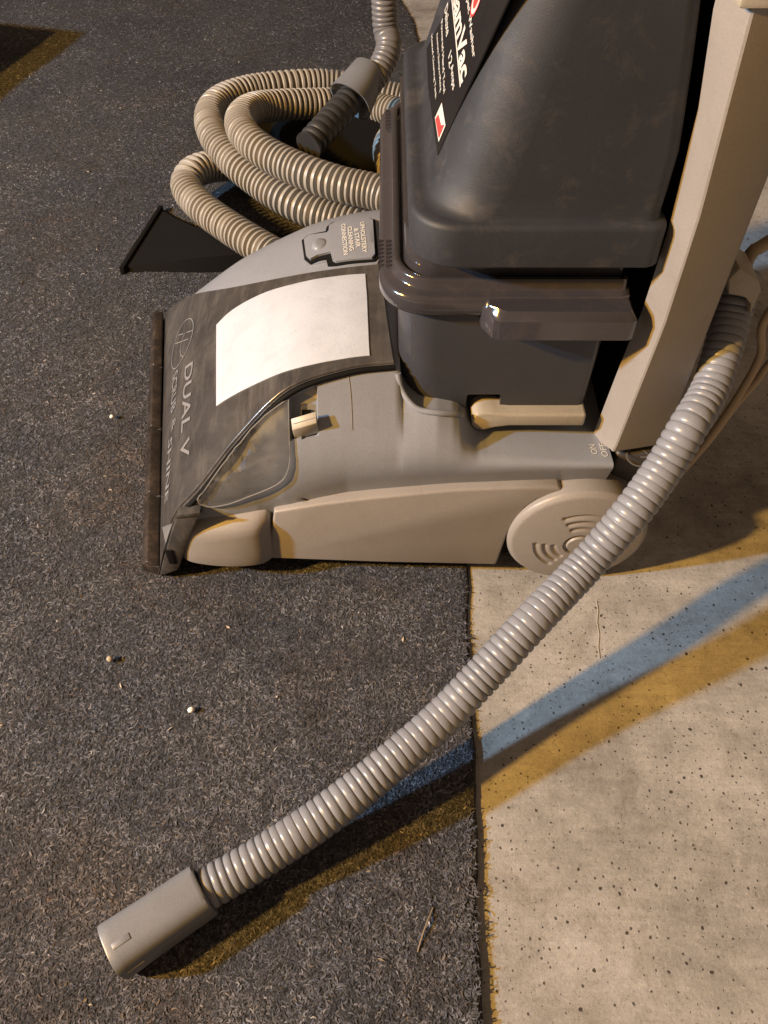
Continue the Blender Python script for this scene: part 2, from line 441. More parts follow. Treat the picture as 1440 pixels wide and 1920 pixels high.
for (x, I, Fa, hi) in stations:
    K = np.array([x, KY(x), np.interp(x, kx, kz)])
    Fp = np.array([x, np.interp(x, fx, fy), np.interp(x, fx, fz)])
    I = np.array(I)
    rr = float(np.interp(x, [-.17, -.10, -.05, .0, .06, .10, .18], [.98, .9, .62, .5, .42, .3, .18]))
    a = Fp + (K - Fp) * rr; b = Fp + (I - Fp) * rr
    row = [np.array([x, K[1] + .003, .03]), np.array([x, K[1] + .0025, K[2] - .006])]
    la, lb, lc = np.linalg.norm(a - K), np.linalg.norm(a - Fp) + np.linalg.norm(Fp - b), np.linalg.norm(I - b)
    ta = (la / (la + lb + lc)) if la > 0 else 0; tc = lc / (la + lb + lc)
    for k in range(NB + 1):
        t = k / NB
        if t < ta: p = K + (a - K) * (t / ta)
        elif t > 1 - tc: p = b + (I - b) * ((t - 1 + tc) / tc)
        else:
            q = (t - ta) / max(1e-9, (1 - ta - tc)); p = a * (1 - q) ** 2 + 2 * Fp * q * (1 - q) + b * q * q
        row.append(p)
    if hi is not None:
        for k in range(1, 13):
            row.append(hood_pt(hi, k / 13, -.004))
        Fq = np.array(Fa); dz = Fq[2]
        row.append(Fq + np.array([0, .0005, -.001]))
        far_y = float(np.interp(x, [-.15, -.11, -.07, 0], [.720, .728, .738, .746]))
        for q in np.linspace(.15, 1, 14):
            yy = Fq[1] + (far_y - Fq[1]) * math.sin(q * math.pi / 2) ** 1.0
            row.append(np.array([x + (Fq[0] - x) * (1 - q * .3), yy, .05 + (dz - .05 - .001) * (max(0, 1 - q ** 3.6)) ** .62]))
    else:
        yf = .6015
        dp = float(np.interp(x, [.012, .02, .060, .072], [.001, .001, .001, 0]))
        for k in range(1, 13): row.append(np.array([x, I[1] + .003 + (yf - I[1]) * ((k - 1) / 13) ** 1.3, I[2] - dp * (.4 if k == 1 else 1)]))
        row.append(np.array([x, yf, I[2] - dp]))
        zt = float(np.interp(x, [.012, .03], [.196, .17]))
        for q in np.linspace(.15, 1, 14):
            row.append(np.array([x, yf + (.742 - yf) * math.sin(q * math.pi / 2), .05 + (zt - .05) * max(0, 1 - q ** 3.2) ** .62]))
    row.append(np.array([x, .743, .03]))
    rows.append(row)
def sstep(a, b, x):
    t = min(1, max(0, (x - a) / (b - a))); return t * t * (3 - 2 * t)
inward = np.array([0.05, .72, -.69])
for row in rows:
    for k in range(2, NB + 3):
        p = row[k]; x, y, z = p
        # slot of the slide switch
        if -.0714 < x < -.0506 and .4318 < y < .4535 and k < NB + 1: row[k] = p + inward * .0075
        # hollow behind the clear cover
        d = ((x + .100) / .030) ** 2 + ((y - .4265) / .0085) ** 2
        if d < 1 and k < NB + 2: row[k] = p + inward * (.0035 * (1 - d) ** .9)
# refine rows to keep the slot edges crisp
body = loft('base_body', rows, GREY, M, closed=False, ang=50)
# hood shell
rings = []
for i in range(NT_):
    rings.append([hood_pt(i, s, .0028) for s in np.linspace(0, 1, SN)])
hood_top = [[tuple(p) for p in r] for r in rings]
hv = [p for r in hood_top for p in r]; hf = []
for i in range(NT_ - 1):
    for j in range(SN - 1): hf.append((i * SN + j, i * SN + j + 1, (i + 1) * SN + j + 1, (i + 1) * SN + j))
# turn the rim down to the body
def rim(idx, dv):
    base = len(hv)
    for k in idx: hv.append(tuple(np.array(hv[k]) + np.array(dv)))
    for q in range(len(idx) - 1): hf.append((idx[q], idx[q + 1], base + q + 1, base + q))
rim([i * SN for i in range(NT_)], (.001, .0016, -.0034))
rim([i * SN + SN - 1 for i in range(NT_)], (0, -.001, -.004))
rim([(NT_ - 1) * SN + j for j in range(SN)], (.002, 0, -.006))
rim([j for j in range(SN)], (.004, 0, -.004))
hood = mk('nozzle_hood', hv, hf, HOOD, M, ang=45)

body_b = bvh_of(body); hood_b = bvh_of(hood)
SIDE = (0.03, .72, -.69); DOWN = (.45, .25, -.86)
from mathutils.geometry import delaunay_2d_cdt
def patch(name, outline, bvh, direction, off, mat, parent, ax=(0, 1), step=.004, thick=.0012, ang=40, dome=0):
    """a thin plate following a curved surface, cut to a closed outline"""
    O = [Vector(p) for p in outline]; n = len(O)
    p2 = [Vector((p[ax[0]], p[ax[1]])) for p in O]
    inside = lambda q: sum(((a.y > q.y) != (b.y > q.y)) and (q.x < (b.x - a.x) * (q.y - a.y) / (b.y - a.y + 1e-12) + a.x) for a, b in zip(p2, p2[1:] + p2[:1])) % 2
    pts = list(p2); x0 = min(p.x for p in p2); x1 = max(p.x for p in p2); y0 = min(p.y for p in p2); y1 = max(p.y for p in p2)
    def far(q): return all((q - a).length > step * .45 for a in p2)
    for i in range(int((x1 - x0) / step) + 2):
        for j in range(int((y1 - y0) / step) + 2):
            q = Vector((x0 + i * step, y0 + j * step))
            if inside(q) and far(q): pts.append(q)
    r = delaunay_2d_cdt(pts, [], [list(range(n))], 1, 1e-7)
    oth = [k for k in (0, 1, 2) if k not in ax][0]
    P3 = []
    for q in r[0]:
        # height from the nearest outline points, then dropped on the surface
        ws = [(1 / ((q - a).length + 1e-4) ** 2, b[oth]) for a, b in zip(p2, O)]
        v = [0, 0, 0]; v[ax[0]] = q.x; v[ax[1]] = q.y; v[oth] = sum(w_ * h for w_, h in ws) / sum(w_ for w_, h in ws)
        P3.append(Vector(v))
    top = drape(P3, bvh, direction, off)
    d = Vector(direction).normalized()
    V = list(top); F = [tuple(f) for f in r[2]]
    if dome:
        for k, q in enumerate(r[0]):
            e = min((q - (a + (b - a) * max(0, min(1, (q - a).dot(b - a) / (b - a).length_squared)))).length for a, b in zip(p2, p2[1:] + p2[:1]))
            V[k] = V[k] - d * dome * min(1, e / .010) ** .6
    # skirt down along the cut edge
    cnt = {}
    for f in F:
        for a, b in zip(f, f[1:] + f[:1]): cnt[frozenset((a, b))] = cnt.get(frozenset((a, b)), 0) + 1
    low = {}
    for e, c in cnt.items():
        if c == 1:
            a, b = tuple(e)
            for k in (a, b):
                if k not in low: low[k] = len(V); V.append(V[k] + d * thick)
            F.append((a, b, low[b], low[a]))
    return mk(name, V, F, mat, parent, ang=ang)
def dense(P, n=6): return [Vector(p) for p in cr(P, n)]

# --- hood: paper label, emblem and lettering
top = dense([(-0.1524,0.592,0.1397), (-0.1347,0.5963,0.1542), (-0.1037,0.5958,0.1723), (-0.0737,0.5882,0.187), (-0.0454,0.5832,0.1964), (-0.0158,0.5804,0.2014)])
bot = dense([(-0.0109,0.473,0.2033), (-0.0405,0.4706,0.2001), (-0.0652,0.4697,0.1941), (-0.0919,0.4746,0.1785), (-0.1163,0.4815,0.1587), (-0.139,0.4875,0.1377)])
sidr = dense([(-0.0151,0.5665,0.2032), (-0.0138,0.5419,0.2053), (-0.0125,0.5071,0.2057), (-0.0114,0.4802,0.2041)], 3); sidl = dense([(-0.1398,0.4946,0.1383), (-0.1428,0.5194,0.1399), (-0.1472,0.5535,0.1407), (-0.151,0.5823,0.1401)], 3)
patch('paper_label', top + sidr + bot + sidl, hood_b, DOWN, .0009, PAPER, hood, thick=.0009)
FR = (.75, .1, -.66)
lettering('DUAL V', (-0.1863,0.5787,0.1018), (-0.1747,0.4679,0.0937), (.5, 0, .86), .0150, GREY_INK, hood, hood_b, FR, .0006, bold=.012, shear=.2)
lettering('SCRUB', (-0.2054,0.5936,0.0769), (-0.1998,0.5436,0.0735), (.5, 0, .86), .0145, GREY_INK, hood, hood_b, FR, .0006, bold=.012, shear=.2)
lettering('&', (-0.1952,0.5303,0.0782), (-0.1946,0.5178,0.0755), (.5, 0, .86), .0110, GREY_INK, hood, hood_b, FR, .0006)
lettering('SHINE', (-0.1985,0.5162,0.0674), (-0.1943,0.4529,0.052), (.5, 0, .86), .0150, GREY_INK, hood, hood_b, FR, .0006, bold=.012, shear=.2)
ea, eb = Vector((-0.1918,0.6475,0.1044)), Vector((-0.2054,0.6022,0.0789))
ec = (ea + eb) / 2; eu = (eb - ea) / 2; ev = (Vector((-0.1854,0.6046,0.1067)) - Vector((-0.2112,0.643,0.0781))) / 2
def emblem(path, wd):
    P = [ec + eu * x + ev * y for x, y in path]
    V, F = strip(P, wd, lambda p: Vector((-.66, 0, .75)))
    return drape(V, hood_b, FR, .0006), F
V, F = [], []
for path in ([(math.cos(a), math.sin(a)) for a in np.linspace(0, 2 * math.pi, 49)],
             [(-.55, .8), (-.30, -.75)], [(-.20, .7), (.05, -.85)], [(-.43, .05), (-.05, .0), (.25, .15), (.45, .5), (.50, .85)]):
    v, f = emblem(path, .0011); o = len(V); V += v; F += [tuple(o + i for i in q) for q in f]
mk('round_emblem', V, F, GREY_INK, hood, fix=False)

# --- clear cover, slide switch
cov = dense([(-0.1525,0.419,0.1032), (-0.1535,0.4236,0.1058), (-0.1435,0.4244,0.1167), (-0.126,0.4298,0.1373), (-0.1123,0.4359,0.1502), (-0.0898,0.4435,0.1711), (-0.0723,0.4486,0.1834)], 4)[:-1] + \
      [Vector(p) for p in ((-0.0718,0.4495,0.1815), (-0.072,0.4401,0.167), (-0.0725,0.4305,0.1535), (-0.0729,0.4264,0.141))] + \
      dense([(-0.0742,0.4245,0.1345), (-0.0793,0.4224,0.1235), (-0.09,0.4217,0.114), (-0.108,0.4197,0.1058), (-0.1262,0.4175,0.0982), (-0.142,0.4171,0.0947), (-0.1506,0.4176,0.0981)], 4)
# the hollow and the slot were cut after these points were taken, so lay the cover on a smooth copy of the flank
smooth_rows = []
for (x, I, Fa, hi), row in zip(stations, rows):
    if x > -.02: continue
    smooth_rows.append([row[2], row[2 + 6], row[2 + 14], row[2 + 22]] + [tuple(np.array(p)) for p in row[2 + 22:NB + 3]])
def flank(x, t):
    """point of the flank before anything was cut into it"""
    K = np.array([x, KY(x), np.interp(x, kx, kz)]); Fp = np.array([x, np.interp(x, fx, fy), np.interp(x, fx, fz)])
    k = int(np.argmin([abs(s_[0] - x) for s_ in stations])); I = np.array(stations[k][1]); I[0] = x
    rr = float(np.interp(x, [-.17, -.10, -.05, .0], [.98, .9, .62, .5])); a = Fp + (K - Fp) * rr; b = Fp + (I - Fp) * rr
    if t < .15: return K + (a - K) * (t / .15)
    if t > .75: return b + (I - b) * ((t - .75) / .25)
    t = (t - .15) / .6
    return a * (1 - t) ** 2 + 2 * Fp * t * (1 - t) + b * t * t
fv = [tuple(flank(x, t)) for x in np.linspace(-.165, -.03, 70) for t in np.linspace(0, 1, 24)]
ff = [(i * 24 + j, i * 24 + j + 1, (i + 1) * 24 + j + 1, (i + 1) * 24 + j) for i in range(69) for j in range(23)]
flank_b = BVHTree.FromPolygons([Vector(v) for v in fv], ff)
cover = patch('clear_cover', cov, flank_b, SIDE, .0030, GLASS, M, ax=(0, 1), step=.003, thick=.002, ang=60, dome=.0022)
V, F = strip([p for p in drape(cov + cov[:1], flank_b, SIDE, .0032)], .0008, lambda p: Vector((0, -.72, .69)))
mk('cover_rim', V, F, plastic('clear_rim_edge', (.22, .22, .22), .12, dirt_amt=.3, coat=.4), cover, fix=False)
sw = [(-0.0696,0.4507,0.1837), (-0.0521,0.4577,0.1843), (-0.0516,0.4314,0.1596), (-0.0709,0.4364,0.1533)]
plate = [Vector(p) + Vector(inward) * .0062 for p in ((-.0710, .4525, .1865), (-.0510, .4525, .1905), (-.0510, .4355, .1560), (-.0710, .4355, .1545))]
mk('slot_plate', plate, [(0, 1, 2, 3)], BEIGE2, M, fix=False)
hexa('slot_hole', [Vector(p) + Vector((0, 0, 0)) for p in ((-0.0631,0.448,0.1718), (-0.0561,0.448,0.1718), (-0.0574,0.4395,0.1465), (-0.0646,0.4395,0.1465), (-0.0629,0.4465,0.1732), (-0.056,0.4465,0.1732), (-0.0573,0.438,0.1481), (-0.0644,0.438,0.1481))], BLACK, M, bevel=0)
tabv = [(-0.07,0.434,0.1752), (-0.0511,0.434,0.1808), (-0.0501,0.43,0.1679), (-0.0684,0.43,0.1628)]
tn = Vector((.02, -.72, .69)); 
t0 = [(-0.0707,0.4365,0.1734), (-0.0512,0.4365,0.1811), (-0.0505,0.43,0.1753), (-0.0696,0.43,0.1674)]
tab = hexa('slide_tab', [Vector(p) - tn * .0125 + Vector((.001, -.0055, -.0055)) for p in t0] + [Vector(p) for p in t0], BEIGE2, M, bevel=.0007)
mid0 = (Vector(t0[0]) + Vector(t0[3])) / 2; mid1 = (Vector(t0[1]) + Vector(t0[2])) / 2
e_ = (mid1 - mid0); V, F = strip([mid0 + e_ * .08, mid0 + e_ * .5, mid0 + e_ * .94], .0007, lambda p: tn)
mk('tab_ridge', [v + tn * .0004 for v in V], F, HOSE_G, tab, fix=False)

# --- hatch of the hose connector, on the far shoulder
hatch_o = [(-0.0497,0.673,0.1864), (-0.0448,0.6774,0.187), (-0.0138,0.6754,0.1926), (-0.0098,0.6704,0.1934), (-0.0075,0.6138,0.1953), (-0.0102,0.6086,0.1951), (-0.0412,0.6099,0.1905), (-0.0442,0.6134,0.1898),
           (-0.0466,0.6266,0.1891), (-0.0583,0.6267,0.1858), (-0.064,0.624,0.1837), (-0.0684,0.6325,0.182), (-0.0723,0.6618,0.1795), (-0.0685,0.666,0.1808), (-0.0511,0.6604,0.1871), (-0.0497,0.6638,0.1871)]
back_o = [(-0.0545,0.6793,0.1842), (-0.0493,0.6858,0.1847), (-0.0119,0.6809,0.192), (-0.0064,0.6728,0.1936), (-0.0042,0.61,0.1957), (-0.0082,0.5973,0.1994), (-0.0452,0.5986,0.1938), (-0.0488,0.611,0.1886),
          (-0.0506,0.6183,0.1881), (-0.0608,0.6189,0.1849), (-0.0698,0.6225,0.1814), (-0.0741,0.6344,0.1796), (-0.0772,0.6657,0.1771), (-0.072,0.6717,0.1789), (-0.0559,0.667,0.1851), (-0.0551,0.6706,0.1851)]
UP = (.2, 0, -.98)
frame = patch('hatch_frame', back_o, body_b, UP, .0012, GREY, M, step=.005, thick=.0014)
hc = sum((Vector(p) for p in hatch_o), Vector()) / len(hatch_o)
gap_o = [(-0.0528,0.6759,0.1852), (-0.0471,0.6833,0.1856), (-0.0129,0.6799,0.192), (-0.0079,0.6731,0.1934), (-0.0047,0.6117,0.1957), (-0.0083,0.6059,0.1953), (-0.0415,0.6068,0.1904), (-0.0487,0.6086,0.1887), (-0.0507,0.6199,0.1881), (-0.057,0.6211,0.1862), (-0.0647,0.6195,0.1835), (-0.0708,0.6306,0.181), (-0.0757,0.6654,0.1778), (-0.0704,0.6715,0.1796), (-0.0534,0.6677,0.1858)]
patch('hatch_gap', gap_o, body_b, UP, .0026, BLACK, M, step=.004, thick=.001)
hatch = patch('connector_hatch', hatch_o, body_b, UP, .0048, GREY, M, step=.004, thick=.0022)
hb = bvh_of(hatch)
for s_, a, b in (('UPHOLSTERY', (681,427), (686,484)), ('& STAIR', (670,438), (674,474)), ('CLEANING', (658,435), (662,480)), ('CONNECTION', (646,431), (651,488))):
    pass
lettering('UPHOLSTERY', (-0.0211,0.6675,0.1925), (-0.0178,0.6154,0.1943), (.97, 0, .2), .0042, WHITE_INK, hatch, hb, UP, .0004, bold=.03)
lettering('& STAIR', (-0.0263,0.6568,0.1926), (-0.0236,0.6246,0.1937), (.97, 0, .2), .0042, WHITE_INK, hatch, hb, UP, .0004, bold=.03)
lettering('CLEANING', (-0.0323,0.6614,0.1913), (-0.0292,0.6208,0.1929), (.97, 0, .2), .0042, WHITE_INK, hatch, hb, UP, .0004, bold=.03)
lettering('CONNECTION', (-0.0385,0.669,0.1894), (-0.0343,0.6157,0.192), (.97, 0, .2), .0042, WHITE_INK, hatch, hb, UP, .0004, bold=.03)
ctr = Vector((-0.0576,0.6426,0.1858)); V = []; 
dm = [[ctr + Vector((math.cos(a) * r_, math.sin(a) * r_ * 1.25, .0058 + h_)) for a in np.linspace(0, 2 * math.pi, 24, endpoint=False)] for r_, h_ in ((.0078, -.004), (.0072, -.0005), (.0058, .0008), (.003, .0012), (.0005, .0012))]
loft('press_button', dm, GREY, hatch, cap=(False, True))

# --- words by the pedal
lettering('ON', (0.1683,0.4313,0.1394), (0.168,0.4431,0.1379), (-1, 0, 0), .0050, WHITE_INK, body, body_b, (0, .1, -1), .0004)
lettering('OFF', (0.176,0.4281,0.1397), (0.1763,0.4443,0.1379), (-1, 0, 0), .0050, WHITE_INK, body, body_b, (0, .1, -1), .0004)

# --- pale lower skirt, bumper, chassis
sk = [(-0.0908,0.4135,0.088), (-0.0521,0.4135,0.097), (-0.0086,0.4135,0.1044), (0.0554,0.4135,0.113), (0.1019,0.4135,0.1157), (0.1376,0.4135,0.1176), (0.1428,0.4135,0.1144), (0.1415,0.4135,0.1071),
      (0.1238,0.4135,0.1024), (0.1156,0.4135,0.0928), (0.1088,0.4135,0.0774), (0.1044,0.4135,0.0583), (0.102,0.4135,0.04), (0.0991,0.4135,0.0201), (0,0.4135,0.0233), (-0.1009,0.4135,0.029)]
sk = [(p[0], p[1] + .0030 - .0075 * (1 - (p[2] - .02) / .095), p[2]) for p in sk]
n = len(sk); V = [Vector(p) for p in sk] + [Vector(p) + Vector((0, .016, 0)) for p in sk]
skirt = mk('side_skirt', V, [tuple(range(n)), tuple(range(2 * n - 1, n - 1, -1))] + [(i, (i + 1) % n, n + (i + 1) % n, n + i) for i in range(n)], BEIGE, M, bevel=.0022, bseg=3)
box('chassis', (-.178, .4300, .0078), (.178, .735, .062), BLACK, M, bevel=.004)
def bump_ring(z, pull, grow):
    base = [(-.181, .430), (-.179, .416), (-.171, .4060), (-.150, .4012), (-.127, .4000), (-.108, .4022), (-.0985, .4080), (-.0945, .4150), (-.0935, .430)]
    c_ = cr(base, 6)
    return [(p[0] * 1.0 + (-.137 - p[0]) * (1 - grow), p[1] + pull * max(0, (.430 - p[1]) / .03), z + (.006 * (-.137 - p[0]) / .04 if z > .06 else 0) * -1) for p in c_]
rg = [bump_ring(.031, .000, .985), bump_ring(.0325, -.0004, 1.0), bump_ring(.045, .0004, 1.0), bump_ring(.064, .0020, .99), bump_ring(.070, .0032, .985), bump_ring(.0745, .0060, .975), bump_ring(.0775, .0105, .96), bump_ring(.0805, .016, .94)]
loft('corner_bumper', rg, BEIGE, M, ang=60)

# --- nozzle: end cheek and lip
ck = [(-0.168,0.404,0.0936), (-0.1488,0.404,0.097), (-0.1562,0.404,0.0802), (-0.1654,0.404,0.0597), (-0.1789,0.404,0.0254), (-0.1826,0.404,0.0188), (-0.2001,0.404,0.0097), (-0.1948,0.404,0.0254), (-0.1853,0.404,0.0506), (-0.1766,0.404,0.073)]
n = len(ck); V = [Vector(p) for p in ck] + [Vector(p) + Vector((0, .012, 0)) for p in ck]
cheek = mk('nozzle_cheek', V, [tuple(range(n)), tuple(range(2 * n - 1, n - 1, -1))] + [(i, (i + 1) % n, n + (i + 1) % n, n + i) for i in range(n)], HOOD, M, bevel=.0012)
hexa('cheek_flange', [(-0.1695,0.403,0.0941), (-0.1469,0.403,0.0976), (-0.1512,0.415,0.0826), (-0.1745,0.415,0.0791), (-0.1682,0.403,0.0982), (-0.1453,0.403,0.1017), (-0.1496,0.415,0.0868), (-0.1732,0.415,0.0833)], HOOD, M, bevel=.0008)
box('cheek_recess', (-.187, .4030, .030), (-.180, .4045, .050), BLACK, cheek, bevel=.002)
V, F = [], []
ln0, ln1 = np.array((-0.217,0.4114,0.0065)), np.array((-0.2733,0.7713,0.0065))
rn0, rn1 = np.array((-.1985, .4062, .0065)), np.array((-0.2588,0.7713,0.0065))
cuts = [0, .225, .47, .73, 1]
for q in range(4):
    a, b = cuts[q] + .004, cuts[q + 1] - .004
    L = []
    for t in (a, b):
        l_, r_ = ln0 + (ln1 - ln0) * t, rn0 + (rn1 - rn0) * t
        L.append([l_ + (0, 0, 0), l_ + (.001, 0, .010), l_ * .6 + r_ * .4 + np.array([0, 0, .0165]), r_ + (0, 0, .0145), r_])
    o = len(V); V += [tuple(p) for ring in L for p in ring]
    F += [tuple(o + k for k in (0, 1, 2, 3, 4)), tuple(o + k for k in (9, 8, 7, 6, 5))] + [tuple(o + k for k in (j, (j + 1) % 5, 5 + (j + 1) % 5, 5 + j)) for j in range(5)]
mk('nozzle_lip', V, F, LIP, M, bevel=.0012)
L = []
for t in (.002, .998):
    l_, r_ = ln0 + (ln1 - ln0) * t, rn0 + (rn1 - rn0) * t
    L.append([tuple(l_ + (.003, 0, 0)), tuple(l_ + (.0035, 0, .0085)), tuple(r_ + (0, 0, .0135)), tuple(r_)])
loft('lip_core', L, LIP, M)

# --- wheel with three groups of curved slots
wc = Vector((.1635, .4085, .0590)); WR = .0588
nr, na = 46, 216
prof = lambda r: -.0065 * (1 - (r / WR) ** 2) + (.003 * sstep(.92, 1, r / WR) * sstep(.92, 1, r / WR))
V, F = [], []
rads = np.linspace(.0002, WR, nr)
for r_ in rads:
    for k in range(na):
        a = 2 * math.pi * k / na
        y = prof(r_)
        dmin = 9
        for ca in (90, 210, 330):
            for rr_, half in ((.0205, 24), (.0280, 26), (.0355, 27)):
                da = (math.degrees(a) - ca + 180) % 360 - 180
                al = max(0, abs(da) - half) * math.pi / 180 * r_
                dmin = min(dmin, math.hypot(al, r_ - rr_))
        y += .0015 * (1 - sstep(.0010, .0023, dmin))
        if .0098 < r_ < .0125: y += .0022
        if r_ < .0098: y -= .0008
        V.append((wc.x + r_ * math.cos(a), wc.y + y, wc.z + r_ * math.sin(a)))
for i in range(nr - 1):
    for k in range(na): F.append((i * na + k, i * na + (k + 1) % na, (i + 1) * na + (k + 1) % na, (i + 1) * na + k))
b0 = len(V)
for yy, rs in ((.004, 1.0), (.030, 1.0), (.032, .96)):
    for k in range(na):
        a = 2 * math.pi * k / na; V.append((wc.x + WR * rs * math.cos(a), wc.y + yy, wc.z + WR * rs * math.sin(a)))
for i in range(3):
    p0 = (nr - 1) * na if i == 0 else b0 + (i - 1) * na
    q0 = b0 + i * na
    for k in range(na): F.append((p0 + k, p0 + (k + 1) % na, q0 + (k + 1) % na, q0 + k))
F.append(tuple(b0 + 2 * na + k for k in range(na)))
wheel = mk('wheel', V, F, BEIGE, M, ang=50)
far_wheel = wheel.copy(); col.objects.link(far_wheel); far_wheel.parent = M
far_wheel.rotation_euler = (0, 0, math.pi)
far_wheel.location = Vector((2 * wc.x, 1.155 + .003, 0)) - wloc(M)

# --- tank: lower bowl, glossy rim, grip ledge, latch lever
TR = (.028, .006, .006, .028)
tank = stack('water_tank', [(rrect(.0155, .153, .4625, .730, TR), .1605), (rrect(.0135, .1555, .4605, .732, TR), .1620), (rrect(.0120, .1570, .4590, .7335, TR), .1655), (rrect(.0118, .1572, .4588, .7337, TR), .1785), (rrect(.0112, .1576, .4584, .7341, TR), .20), (rrect(.0095, .1585, .4575, .7350, TR), .255), (rrect(.0095, .1585, .4575, .7350, TR), .2645)], TANK, M)
cut = box('notch_cutter', (.0640, .440, .150), (.0905, .478, .1775), None, None, bevel=.002)
bo = tank.modifiers.new('notch', 'BOOLEAN'); bo.object = cut; bo.operation = 'DIFFERENCE'; bo.solver = 'EXACT'
cut.location = Vector((0, 0, 0))
bpy.context.view_layer.update()
dg = bpy.context.evaluated_depsgraph_get(); cm = bpy.data.meshes.new_from_object(tank.evaluated_get(dg))
bm = bmesh.new(); bm.from_mesh(cm)
bmesh.ops.triangulate(bm, faces=[f for f in bm.faces if len(f.verts) > 4])
for f in bm.faces: f.smooth = True
for e in bm.edges:
    if len(e.link_faces) == 2: e.smooth = e.calc_face_angle(0) < R(25)
bm.to_mesh(cm); bm.free()
tank.modifiers.clear(); old = tank.data; tank.data = cm; bpy.data.meshes.remove(old); bpy.data.objects.remove(cut)
RR = (.034, .010, .010, .034)
def rr_(d, x0=-.0035, x1=.168, y0=.4500, y1=.7450): return rrect(x0 + d, x1 - d * .3, y0 + d, y1 - d, [max(.004, r - d * .6) for r in RR], 12)
rimo = stack('tank_rim', [(rr_(.0115), .2555), (rr_(.0050), .2560), (rr_(.0008), .2580), (rr_(0), .2605), (rr_(0), .2680), (rr_(.0010), .2708), (rr_(.0032), .2722), (rr_(.0080), .2724), (rr_(.0090), .2735), (rr_(.0096), .2785), (rr_(.0106), .2800), (rr_(.0130), .2802), (rr_(.0146), .2792), (rr_(.0152), .2740), (rr_(.0170), .2735), (rr_(.0170), .3060)], CLEAR_RIM, M, ang=50)
V, F = [], []
def ridge(cx, cy, cz, sx, sy, sz):
    o = len(V)
    for dx, dy, dz in ((-1, -1, -1), (1, -1, -1), (1, 1, -1), (-1, 1, -1), (-1, -.6, 1), (.6, -.6, 1), (.6, .6, 1), (-1, .6, 1)):
        V.append((cx + dx * sx, cy + dy * sy, cz + dz * sz))
    F.extend([tuple(o + k for k in f) for f in ((0, 3, 2, 1), (4, 5, 6, 7), (0, 1, 5, 4), (1, 2, 6, 5), (2, 3, 7, 6), (3, 0, 4, 7))])
for k in range(7):
    ridge(.0035, .487 + k * .0050, .2730, .0022, .0011, .0014); ridge(-.0022, .489 + k * .0050, .2690, .0016, .0011, .0040)
    if k < 6: ridge(.0035, .690 + k * .0062, .2730, .0022, .0013, .0014)
mk('rim_ribs', V, F, CLEAR_RIM, rimo)['kind'] = 'stuff'
led = [(.0735, .4360), (.0785, .4335), (.1655, .4330), (.1690, .4350), (.1690, .4620), (.0660, .4620), (.0670, .4470)]
def inset(o, d):
    cx = sum(p[0] for p in o) / len(o); cy = sum(p[1] for p in o) / len(o)
    return [(p[0] + (cx - p[0]) / max(1e-6, abs(cx - p[0])) * min(d, abs(cx - p[0])), p[1] + (cy - p[1]) / max(1e-6, abs(cy - p[1])) * min(d, abs(cy - p[1]))) for p in o]
stack('grip_ledge', [(inset(led, .0018), .2490), (led, .2505), (led, .2655), (inset(led, .0016), .2680), (inset(led, .004), .2712)], CLEAR_RIM, M, ang=30)
V, F = [], []
lev = [(.078, .1485), (.072, .1500), (.0685, .1545), (.0685, .1620), (.0715, .1665), (.0770, .1680), (.086, .1672), (.098, .1660), (.1570, .1660), (.1570, .1535), (.098, .1535), (.087, .1515)]
n = len(lev); V = [(x, .4480, z) for x, z in lev] + [(x, .470, z) for x, z in lev]
mk('latch_lever', V, [tuple(range(n)), tuple(range(2 * n - 1, n - 1, -1))] + [(i, (i + 1) % n, n + (i + 1) % n, n + i) for i in range(n)], BEIGE2, M, bevel=.0022, bseg=3)

# --- lid
LR = (.030, .012, .012, .030)
def lidring(z, x0, x1, y0, y1, r): return (rrect(x0, x1, y0, y1, (r, .010, .010, r), 14), z)
xb = lambda z: float(np.interp(z, [.32, .37, .416, .45, .53], [.1722, .1734, .1676, .1625, .148]))
LL = [lidring(.2985, .0225, .1740, .4500, .7300, .026), lidring(.2985, .0185, .1765, .4465, .7335, .030), lidring(.3000, .0165, .1772, .4450, .7350, .032), lidring(.3245, .0160, .1765, .4448, .7352, .032),
      lidring(.3270, .0172, .1760, .4458, .7340, .031), lidring(.3282, .0195, .1750, .4475, .7325, .030), lidring(.3285, .0240, .1740, .4490, .7310, .030), lidring(.3290, .0275, .1725, .4500, .7300, .033), lidring(.3320, .0300, .1722, .4512, .7290, .038)]
for z in np.linspace(.345, .50, 14):
    q = (z - .345) / .155
    LL.append(lidring(z, .0345 + .303 * (z - .345), xb(z), .4518 + .006 * q, .7285 - .03 * q, .042 - .008 * q))
for dz, d in ((.0035, .002), (.006, .006), (.007, .012)):
    LL.append(lidring(.50 + dz, .0815 + d, xb(.5) - d, .458 + d, .698 - d, .030))
lid = stack('tank_lid', LL, DARK, M)
LN = Vector((-.957, 0, .29))
ll = [(0.0348,0.4994,0.346), (0.0648,0.4662,0.4451), (0.0709,0.4589,0.465), (0.0575,0.609,0.4208), (0.048,0.6335,0.3895), (0.0337,0.6732,0.3423), (0.0329,0.6111,0.3396)]
n = len(ll); V = [Vector(p) + LN * .0006 for p in ll] + [Vector(p) - LN * .0004 for p in ll]
lab = mk('lid_label', V, [tuple(range(n)), tuple(range(2 * n - 1, n - 1, -1))] + [(i, (i + 1) % n, n + (i + 1) % n, n + i) for i in range(n)], LABEL_BLACK, lid, ang=20)
LU = (.29, 0, .957)
def lid_text(s_, a, b, h, mat=WHITE_INK, bold=.015, shear=0): return lettering(s_, a, b, LU, h, mat, lab, off=.0010, bold=bold, shear=shear)
lid_text('SteamVac', (0.0491,0.6592,0.3932), (0.0473,0.5033,0.3871), .0135, shear=.25, bold=.03)
